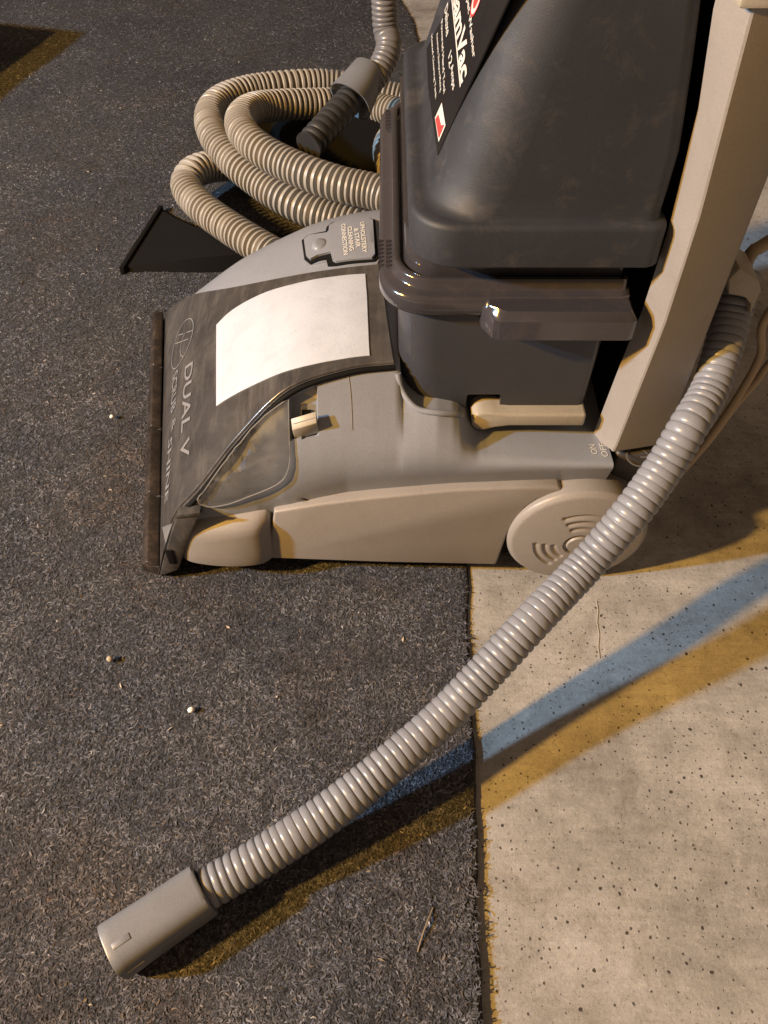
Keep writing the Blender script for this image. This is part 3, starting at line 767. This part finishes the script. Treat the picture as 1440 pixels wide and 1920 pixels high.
V, F = strip([Vector((0.0487,0.6637,0.3918)) + LN * .001, Vector((0.0479,0.5783,0.3891)) + LN * .001, Vector((0.047,0.5032,0.3862)) + LN * .001], .0016, lambda p: LN)
mk('underline', V, F, WHITE_INK, lab, fix=False)
lid_text('Carpet Washer', (0.0538,0.602,0.4087), (0.0521,0.4953,0.403), .0052)
lid_text('Deluxe', (0.0447,0.6454,0.3787), (0.0439,0.603,0.3761), .0066, shear=.2)
lid_text('12', (0.0438,0.5715,0.3757), (0.0437,0.5551,0.3752), .0056)
lid_text('Amps', (0.0438,0.5516,0.3757), (0.0435,0.5202,0.3748), .0060)
lid_text('Powered Hand Tool', (0.0424,0.6436,0.371), (0.0401,0.5452,0.3633), .0036)
lid_text('Automatic Shampoo Mixing', (0.0395,0.6463,0.3614), (0.0385,0.5587,0.3582), .0036)
lid_text('Heated Cleaning Tank', (0.0367,0.6668,0.3523), (0.036,0.5663,0.3499), .0036)
# red badges
def badge(pts, mat, off, name):
    return mk(name, [Vector(p) + LN * off for p in pts], [tuple(range(len(pts)))], mat, lab, fix=False)
badge([(0.0353,0.5463,0.3476), (0.039,0.5413,0.3599), (0.0396,0.5054,0.3618), (0.036,0.5082,0.3499)], WHITE_INK, .0010, 'badge_border')
badge([(0.0357,0.5415,0.349), (0.0371,0.5378,0.3536), (0.0378,0.5179,0.3559), (0.0392,0.509,0.3604), (0.0364,0.5106,0.3512)], RED_INK, .0014, 'badge_flag')
rc = Vector((0.0574,0.5469,0.4206)); ru = Vector((0, -1, 0)); rv = Vector(LU)
for r0, r1, mat, off in ((.0100, .0115, RED_INK, .0010), (.0072, .0100, WHITE_INK, .0010), (0.0001, .0072, RED_INK, .0010)):
    V = []; 
    for k in range(40):
        a = 2 * math.pi * k / 40
        for q in (r0, r1): V.append(rc + (ru * math.cos(a) * 1.15 + rv * math.sin(a)) * q + LN * off)
    mk('round_badge', V, [(2 * k, 2 * k + 1, (2 * k + 3) % 80, (2 * k + 2) % 80) for k in range(40)], mat, lab, fix=False)

# --- back column: two rails, back panel, collar, pedal
zr = [.10, .1558, .2674, .3464, .4046, .4526, .56]; xr = [.1765, .1798, .1852, .1843, .1802, .1772, .168]
ipts = [(0.1697,0.458,0.1312), (0.1747,0.458,0.2047), (0.1792,0.458,0.2576), (0.1801,0.458,0.3151), (0.1761,0.458,0.3948), (0.168,0.458,0.4478)]
zi = [p[2] for p in ipts]; xi = [p[0] for p in ipts]
rails = []
for side in (0, 1):
    rings = []
    for z in np.r_[.132, .150, np.linspace(.17, .456, 24)]:
        a = float(np.interp(z, zr, xr)); b = float(np.interp(z, zi, xi))
        z0 = z + (.012 if z < .14 else 0)
        ring = [(b, .458, z), (b + (a - b) * .90, .4325, z0), (b + (a - b) * .97, .4306, z0), (a + .0012, .4300, z0), (.2185, .4380, z0), (.2203, .4387, z0), (.2210, .4405, z0), (.2215, .476, z), (b + .010, .476, z)]
        if side: ring = [(p[0], 1.19 - p[1], p[2]) for p in ring][::-1]
        rings.append(ring)
    rails.append(loft('column_rail', rings, BEIGE, M, ang=28))
rings = [[(float(np.interp(z, zr, xr)) + dx, y, z) for dx, y in ((.002, .470), (.030, .470), (.030, .720), (.002, .720))] for z in np.linspace(.10, .456, 14)]
loft('column_back', rings, BLACK, M)
box('column_collar', (.1690, .4270, .4535), (.2230, .765, .54), BEIGE2, M, bevel=.003)
ped = box('power_pedal', (.1835, .4330, .070), (.2240, .520, .1385), PEDAL, M, bevel=.004, bseg=3)
pc = Vector((0.1994,0.429,0.1388)); V, F = [], []
for path in ([(.0088 * math.cos(a), .0098 * math.sin(a)) for a in np.linspace(R(20), R(340), 30)], [(.002, 0), (.0105, 0)]):
    v, f = strip([pc + Vector((x, y, 0)) for x, y in path], .0016, lambda p: Vector((0, 0, 1))); o = len(V); V += v; F += [tuple(o + i for i in q) for q in f]
mk('power_symbol', V, F, plastic('symbol_grey', (.12, .115, .11), .5), ped, fix=False)
box('tail_block', (.1800, .445, .020), (.2050, .72, .128), BLACK, M, bevel=.003)
# hose hook on the column
hk = [(0.2367,0.462,0.267), (0.2328,0.462,0.2786), (0.2376,0.462,0.2877), (0.2538,0.462,0.2781), (0.2583,0.462,0.27), (0.2576,0.462,0.2482), (0.255,0.462,0.2586), (0.25,0.462,0.2635), (0.2461,0.462,0.2652)]
n = len(hk); V = [Vector(p) for p in hk] + [Vector(p) + Vector((0, .034, 0)) for p in hk]
mk('hose_hook', V, [tuple(range(n)), tuple(range(2 * n - 1, n - 1, -1))] + [(i, (i + 1) % n, n + (i + 1) % n, n + i) for i in range(n)], BEIGE2, M, bevel=.0012)
# seam round the hood, lip of the tank cradle, scuffs
V = [tuple(p + np.array([.0006, -.0006, .0005])) for p in NEs[TN:]]
tube('hood_seam', V, .0021, BLACK, M, seg=10, step=.004, raw=True)
tube('hood_edge', [tuple(np.array(hood_pt(i, .018, .0030))) for i in range(TN, NT_)], .0017, HOOD, hood, seg=10, step=.004, raw=True)
tube('cradle_lip', [(0.0105,0.462,0.196), (0.013,0.457,0.186), (0.0183,0.45,0.1799), (0.0268,0.444,0.1756), (0.0406,0.4415,0.1747), (0.053,0.4435,0.1716), (0.0587,0.446,0.1686)], .0024, GREY, M, seg=14, step=.003)
def mark(name, pts, wid, mat, d=SIDE):
    V, F = strip(drape(dense(pts, 5), body_b, d, .0004), wid, lambda p: -Vector(d))
    return mk(name, V, F, mat, M, fix=False)
SCUFF = plastic('dark_scuff', (.03, .022, .016), .7)
mark('scuff_mark', [(-0.0717,0.4206,0.0966), (-0.0672,0.421,0.0981), (-0.0631,0.4217,0.0959)], .0014, SCUFF)
mark('scuff_mark', [(-0.064,0.4217,0.0953), (-0.06,0.4227,0.0914), (-0.0565,0.4232,0.0907)], .0011, SCUFF)
mark('scuff_mark', [(-0.0537,0.4234,0.0926), (-0.052,0.4236,0.093), (-0.0507,0.4239,0.0919)], .0012, SCUFF)
mark('mould_seam', [(-0.0269,0.4585,0.1959), (-0.0254,0.4498,0.1856), (-0.0247,0.4408,0.1748), (-0.0244,0.4333,0.1646)], .0007, BEIGE)

# ------------------------------------------------------------------ hoses
HP = .0062
def grey_hose_path():
    return [(0.2589,0.497,0.2587), (0.2558,0.487,0.2508), (0.2518,0.474,0.2362), (0.2456,0.456,0.224), (0.2341,0.43,0.2074), (0.2165,0.405,0.1973), (0.2001,0.385,0.1732), (0.1773,0.362,0.1493), (0.1468,0.338,0.1179),
            (0.1082,0.3039,0.1), (0.0692,0.2699,0.076), (0.0382,0.2436,0.06), (-0.0075,0.2079,0.048), (-0.0439,0.1819,0.041), (-0.0791,0.1602,0.036), (-0.1031,0.147,0.0325), (-0.1182,0.1389,0.0315)]
H1 = thing('hose', 'grey corrugated hose hanging from the column down to a cuff on the carpet in front', 'hose', (-0.1043,0.1547,0.0065))
tube('corrugated_tube', grey_hose_path(), 0, HOSE_G, H1, seg=28, step=HP / 14, radfn=corr(.0141, HP, .0021, .28))
c0, c1 = Vector((-0.1185,0.1389,0.0315)), Vector((-0.1728,0.1028,0.0265))
def cuff(name, a, b, prof, mat, parent, seg=40, sq=3.2, roll=0.0):
    a = Vector(a); b = Vector(b); d = (b - a); L = d.length; d.normalize()
    u = d.cross(Vector((0, 0, 1))).normalized(); v = u.cross(d)
    rings = []
    for t, r in prof:
        ring = []
        for k in range(seg):
            an = 2 * math.pi * k / seg + roll
            cs, sn = math.cos(an), math.sin(an)
            rr = r / (abs(cs) ** sq + abs(sn) ** sq) ** (1 / sq) if sq else r
            ring.append(tuple(a + d * (L * t) + u * (rr * cs) + v * (rr * sn)))
        rings.append(ring)
    return loft(name, rings, mat, parent, cap=(False, False), ang=35)
cf = cuff('hose_cuff', c0, c1, [(.05, .0125), (.0, .0132), (.0, .0158), (.015, .0166), (.05, .0168), (.55, .0170), (.9, .0176), (.985, .0177), (1, .0174), (1, .0164), (.85, .0160), (.3, .0150)], CUFF, H1, sq=3.3, roll=.30)
# raised slot frames near the mouth of the cuff
d = (c1 - c0).normalized(); u = d.cross(Vector((0, 0, 1))).normalized(); v = u.cross(d)
for sgn, t in ((1, .84), (-1, .84)):
    base = c0 + (c1 - c0) * t
    for off in (0,):
        q = base + v * .0168 * (1 if sgn > 0 else .35) + u * (.0025 if sgn > 0 else .0160) * (-1 if sgn > 0 else -1)
        pts = [q + d * a_ + u * b_ + v * c_ for c_ in (-.0012, .0012) for a_, b_ in ((-.006, -.0022), (.006, -.0022), (.006, .0022), (-.006, .0022))]
        hexa('cuff_slot', pts, CUFF, cf, bevel=.0006)

H2 = thing('hose', 'tan corrugated hose lying in loose coils behind the cleaner', 'hose', (-0.2065,0.9644,0.0065))
BP = .0080
def bh(x, L):
    xw = x + BP * (.5 * math.sin(x * 17) + .25 * math.sin(x * 61 + 1))
    q = abs((xw / BP) % 1 - .5) * 2
    return .0208 - .0054 * sstep(.38, .68, q)
tube('hose_loop', [(-0.0493,0.7928,0.052), (-0.1001,0.8139,0.052), (-0.1406,0.8468,0.052), (-0.1913,0.9018,0.048), (-0.236,0.9581,0.044), (-0.2618,1.0021,0.046), (-0.2563,1.0296,0.052), (-0.2331,1.0543,0.048), (-0.1921,1.0696,0.04), (-0.1177,1.0548,0.034), (-0.0581,1.0335,0.034), (0.0142,0.993,0.036), (0.0541,0.9213,0.042), (0.0253,0.8256,0.05), (-0.0493,0.7928,0.052)], 0, HOSE_B, H2, seg=26, step=BP / 11, radfn=bh)
tube('hose_loop', [(0.0131,0.8811,0.052), (-0.0397,0.9023,0.055), (-0.0868,0.9216,0.058), (-0.1361,0.9575,0.062), (-0.1858,1.0116,0.066), (-0.2256,1.0714,0.072), (-0.2451,1.1339,0.076), (-0.236,1.182,0.078), (-0.1999,1.2211,0.076), (-0.1435,1.2483,0.072), (-0.0889,1.2661,0.066), (-0.0405,1.2656,0.06), (0,1.2624,0.052), (0.0564,1.2367,0.046), (0.0985,1.1211,0.046), (0.0911,0.9877,0.048), (0.0131,0.8811,0.052)], 0, HOSE_B, H2, seg=26, step=BP / 11, radfn=bh)
tube('hose_loop', [(0.0429,0.8485,0.105), (-0.0063,0.8834,0.105), (-0.0508,0.9027,0.105), (-0.0972,0.9326,0.105), (-0.1466,0.9771,0.105), (-0.1804,1.0291,0.104), (-0.1911,1.082,0.1), (-0.1783,1.1292,0.092), (-0.1436,1.1613,0.082), (-0.0927,1.1888,0.072), (-0.0471,1.2079,0.062), (-0.0078,1.1986,0.06), (0.052,1.1248,0.078), (0.0964,1.0139,0.092), (0.0959,0.9069,0.1), (0.0429,0.8485,0.105)], 0, HOSE_B, H2, seg=26, step=BP / 11, radfn=bh)
tube('hose_loop', [(0.075,1.202,0.05), (0.0309,1.1637,0.05), (0.0052,1.1053,0.05), (0.0179,1.025,0.05), (0.0625,1.0351,0.02), (0.1357,1.0809,0.02), (0.1452,1.2068,0.02), (0.075,1.202,0.05)], 0, HOSE_B, H2, seg=26, step=BP / 11, radfn=bh)

H3 = thing('hose', 'grey corrugated hose with a flared cuff and black ribbed end, above the coil', 'hose', (0.0, 1.08, .1))
tube('corrugated_tube', [(.175, .80, .500), (.14, .90, .530), (.08, 1.02, .500), (.03, 1.12, .410), (.01, 1.16, .330), (.000, 1.17, .275), (0.0014,1.17,0.1862), (0.0064,1.15,0.1645), (-0.005,1.125,0.1458), (-0.0198,1.105,0.1326)], 0, HOSE_D, H3, seg=22, step=.0068 / 9, radfn=corr(.0172, .0068, .0022, .6))
ca, cb = Vector((-0.0184,1.122,0.1437)), Vector((-0.0443,1.085,0.1208))
cuff('hose_cuff', ca, cb, [(.05, .014), (0, .017), (0, .0215), (.03, .0225), (.5, .0255), (.9, .029), (1, .0300), (1, .0285), (.8, .026), (.3, .021)], CUFF, H3, sq=2.3)
ga, gb = Vector((-0.0393,1.09,0.1268)), Vector((-0.0961,1,0.1031))
tube('ribbed_grip', [tuple(ga), tuple(ga * .66 + gb * .34), tuple(ga * .33 + gb * .67), tuple(gb)], 0, RUBBER, H3, seg=26, step=.0012, radfn=corr(.0185, .0118, .0022, .8))
hexa('grip_clip', [(-0.0727,1.1,0.1293), (-0.0608,1.1,0.1273), (-0.0572,1.11,0.1182), (-0.0715,1.11,0.1182), (-0.071,1.09,0.1389), (-0.0554,1.09,0.1456), (-0.0505,1.1,0.1361), (-0.0621,1.1,0.128)], BEIGE2, H3, bevel=.0008)

# black upholstery tool on the carpet behind the nozzle
TL = thing('upholstery_tool', 'black fan-shaped upholstery tool lying on the carpet under the tan hose', 'nozzle', (-0.2769,0.9171,0.0065))
def trg(x0, y0, x1, y1, za, zb):
    return [(x0, y0, za), (x1, y1, za), (x1 + .002, y1 - .004, zb), (x0 + .002, y0 + .004, zb)]
loft('fan_nozzle', [trg(-.3285, .864, -.3050, 1.0050, .0068, .0150), trg(-.300, .8665, -.284, .982, .0068, .018), trg(-.260, .8670, -.250, .952, .0068, .022), trg(-.230, .8680, -.222, .938, .0068, .026), trg(-.185, .872, -.183, .930, .0068, .028), trg(-.10, .888, -.10, .930, .0070, .030), trg(.02, .90, .02, .940, .0070, .034)], BLACK, TL, ang=25)
V = [(-.3300, .862, .0066), (-.3060, 1.0075, .0066), (-.3000, 1.0065, .0066), (-.3235, .8630, .0066)]
hexa('mouth_lip', V + [(x, y, .0185) for x, y, z in V], BLACK, TL, bevel=.001)

AT = thing('coil_shade_filler', 'black attachment added to darken the shaded inside of the tan hose coil', 'filler', (-.09, 1.21, CT))  # black lump added to stand in for shade inside the coil
def filler_ring(d, z): return ([(-.09 + (.150 - d) * math.copysign(abs(math.cos(a)) ** .7, math.cos(a)) + .02 * math.sin(a), 1.205 + (.125 - d) * math.copysign(abs(math.sin(a)) ** .7, math.sin(a))) for a in np.linspace(0, 2 * math.pi, 48, endpoint=False)], z)
stack('shade_filler_shell', [filler_ring(.012, .0068), filler_ring(.002, .012), filler_ring(0, .022), filler_ring(.004, .034), filler_ring(.016, .044), filler_ring(.040, .050), filler_ring(.09, .052)], BLACK, AT, ang=50)

# power cords beside the column
CD = thing('power_cord', 'two thin tan strands of power cord hanging beside the column on the right', 'cord', (.30, .52, .0))
tube('cord_strand', [(.228, .56, .490), (.285, .53, .440), (.345, .50, .330), (0.2995,0.51,0.2212), (0.3041,0.505,0.1765), (0.2956,0.495,0.1427), (0.2794,0.48,0.1119), (0.2642,0.47,0.0859), (0.2534,0.47,0.0576)], .0034, CORD, CD, seg=12, step=.004)
tube('cord_strand', [(.228, .60, .490), (.30, .57, .420), (.37, .52, .300), (0.3332,0.53,0.1601), (0.3233,0.525,0.1337), (0.3079,0.515,0.1097), (0.2908,0.5,0.0848), (0.2727,0.49,0.0568), (0.2578,0.48,0.0498)], .0032, CORD, CD, seg=12, step=.004)
tube('cord_loop', [(0.2731,0.51,0.2285), (0.2661,0.51,0.2544), (0.2651,0.51,0.2638), (0.2681,0.51,0.2717), (0.2774,0.51,0.2794), (.36, .51, .36), (.31, .54, .44), (.228, .58, .48)], .0048, CORD, CD, seg=12, step=.004)

# tub unseen on the left, added only to cast the carpet corner shadow
TB = thing('shadow_blocker', 'dark plastic tub added unseen at the left to shadow the top left carpet corner', 'blocker', (-.88, 1.2, CT))
def blockr(d):
    cx, cy, an = -.707, 1.482, R(-15)
    return [(cx + (x - cx) * math.cos(an) - (y - cy) * math.sin(an), cy + (x - cx) * math.sin(an) + (y - cy) * math.cos(an)) for x, y in rrect(-1.06 + d, -.707 - d, 1.02 + d, 1.482 - d, (.03, .04, .012, .03), 8)]
stack('blocker_wall', [(blockr(.02), CT + .006), (blockr(.015), .018), (blockr(.004), .108), (blockr(0), .110), (blockr(0), .122), (blockr(.008), .122), (blockr(.022), .016)], BLOCKER, TB)

# crumbs and a dry twig on the carpet
def crumb_obj(name, label, cat, pos, size, mat, seed):
    rnd = random.Random(seed)
    bm = bmesh.new(); bmesh.ops.create_icosphere(bm, subdivisions=2, radius=1)
    for v in bm.verts:
        k = 1 + .25 * (rnd.random() - .5) + .2 * math.sin(v.co.x * 3 + seed)
        v.co = Vector((v.co.x * size[0] * k, v.co.y * size[1] * k, v.co.z * size[2] * k))
    for f in bm.faces: f.smooth = True
    me = bpy.data.meshes.new(name); bm.to_mesh(me); bm.free(); me.materials.append(mat)
    o = bpy.data.objects.new(name, me); col.objects.link(o); o.location = Vector(pos) + Vector((0, 0, size[2] * .6)); o.rotation_euler = (0, 0, rnd.random() * 3)
    return tag(o, label, cat)
CW = crumb('white_crumb', (.85, .84, .80)); CT_ = crumb('tan_crumb', (.40, .34, .26)); CG = crumb('straw', (.24, .19, .13))
crumb_obj('crumb', 'small bright white crumb on the carpet left of the hose', 'crumb', (-0.1532,0.2772,0.0075), (.0035, .0022, .0018), CW, 1)
crumb_obj('pebble', 'small tan pebble on the carpet at the left', 'pebble', (-0.2268,0.3222,0.0075), (.0034, .0026, .0024), CT_, 2)
crumb_obj('crumb', 'tiny brown crumb on the carpet just below the hose', 'crumb', (-0.0104,0.1569,0.0075), (.0016, .0022, .0014), CG, 3)
crumb_obj('crumb', 'pale speck on the carpet left of the nozzle, beneath the emblem', 'crumb', (-0.2868,0.6086,0.0075), (.0020, .0024, .0018), CW, 4)
tw = tube('twig', [(0.0221,0.1063,0.0085), (0.0247,0.1139,0.01), (0.0286,0.1233,0.011), (0.0333,0.1331,0.0085)], .0005, CG, None, seg=6, step=.004)
tag(tw, 'thin dry brown twig on the carpet near the concrete edge', 'twig')

# lint trodden into the carpet
rl = random.Random(5); V, F = [], []
for _ in range(60):
    x, y = rl.uniform(-.5, .04), rl.uniform(.06, 1.5)
    if -.30 < x < .2 and .39 < y < 1.02: continue
    a = rl.uniform(0, 6.28); L_, w_ = rl.uniform(.0008, .0030), rl.uniform(.0004, .0009)
    z = CT + float(wave(np.array(x), np.array(y))) + .0012; o = len(V); ux, uy = math.cos(a), math.sin(a)
    V += [(x - ux * L_ - uy * w_, y - uy * L_ + ux * w_, z), (x + ux * L_ * .3 - uy * w_, y + uy * L_ * .3 + ux * w_, z + .0005), (x + ux * L_, y + uy * L_, z - .0003), (x + uy * w_, y - ux * w_, z - .0002)]
    F.append((o, o + 1, o + 2, o + 3))
tag(mk('lint', V, F, CT_, carpet, fix=False), kind='stuff')

# ------------------------------------------------------------------ carpet fibres: short curled strands over the sheet
rng = np.random.default_rng(11)
def fibres(N):
    cand = N * 6
    x = rng.uniform(-.98, .10, cand); y = rng.uniform(-.12, 2.1, cand)
    dist = np.sqrt(x ** 2 + (y) ** 2 + .36)
    keep = rng.random(cand) < (.62 / dist) ** 2.1
    keep &= (x < np.interp(y, EY, EX) - .0030 + rng.exponential(.0004, cand))
    keep &= (np.abs(x) < .40 + .30 * y)
    x, y, dist = x[keep][:N], y[keep][:N], dist[keep][:N]
    n = len(x); k = dist / .62
    L = rng.uniform(.0022, .0058, n) * (.75 + .25 * k); wd = rng.uniform(.00026, .00062, n) * (.6 + .4 * k)
    a = rng.uniform(0, 2 * np.pi, n); curl = rng.normal(0, 1.5, n); lift = rng.uniform(.0001, .0010, n); gz = CT + wave(x, y)
    pts = []; px, py = x.copy(), y.copy(); ang = a.copy()
    zz = np.array([0, .75, 1.0, .55]); 
    for i in range(4):
        pts.append(np.stack([px, py, gz + lift * zz[i] - .0002], 1))
        px = px + np.cos(ang) * L / 3; py = py + np.sin(ang) * L / 3; ang = ang + curl / 1.6
    pts = np.stack(pts, 1)                                   # n,4,3
    t = np.gradient(pts, axis=1); t[..., 2] = 0; t /= np.linalg.norm(t, axis=2, keepdims=True) + 1e-9
    sd = np.stack([-t[..., 1], t[..., 0], np.zeros_like(t[..., 0])], 2) * (wd[:, None, None] * np.array([.7, 1, 1, .5])[None, :, None])
    tilt = rng.uniform(-.25, .25, n)[:, None] * wd[:, None]
    sd[..., 2] += tilt
    V = np.stack([pts - sd, pts + sd], 2).reshape(n, 8, 3)
    base = np.array([(0, 1, 3, 2), (2, 3, 5, 4), (4, 5, 7, 6)])
    F = (np.arange(n)[:, None, None] * 8 + base[None]).reshape(-1)
    me = bpy.data.meshes.new('carpet_fibre')
    me.vertices.add(n * 8); me.vertices.foreach_set('co', V.reshape(-1).astype(np.float32))
    nf = n * 3; me.loops.add(nf * 4); me.loops.foreach_set('vertex_index', F.astype(np.int32))
    me.polygons.add(nf); me.polygons.foreach_set('loop_start', np.arange(0, nf * 4, 4, dtype=np.int32)); me.polygons.foreach_set('loop_total', np.full(nf, 4, np.int32))
    me.update(); me.validate()
    pal = np.array([(.060, .058, .058), (.095, .092, .092), (.125, .121, .122), (.155, .150, .148), (.21, .20, .19), (.15, .12, .09), (.105, .110, .130), (.34, .31, .27)])
    ch = rng.choice(len(pal), n, p=[.20, .27, .25, .15, .035, .022, .07, .003])
    c = pal[ch] * rng.uniform(.68, 1.32, (n, 1)) * np.array([.89, .98, 1.16])
    C = np.concatenate([np.repeat(c, 8, 0), np.ones((n * 8, 1))], 1)
    at = me.color_attributes.new('tint', 'FLOAT_COLOR', 'POINT'); at.data.foreach_set('color', C.reshape(-1).astype(np.float32))
    me.materials.append(FIBRE)
    o = bpy.data.objects.new('carpet_fibre', me); col.objects.link(o); o.parent = carpet; o['kind'] = 'stuff'
    return o
fibres(230000)
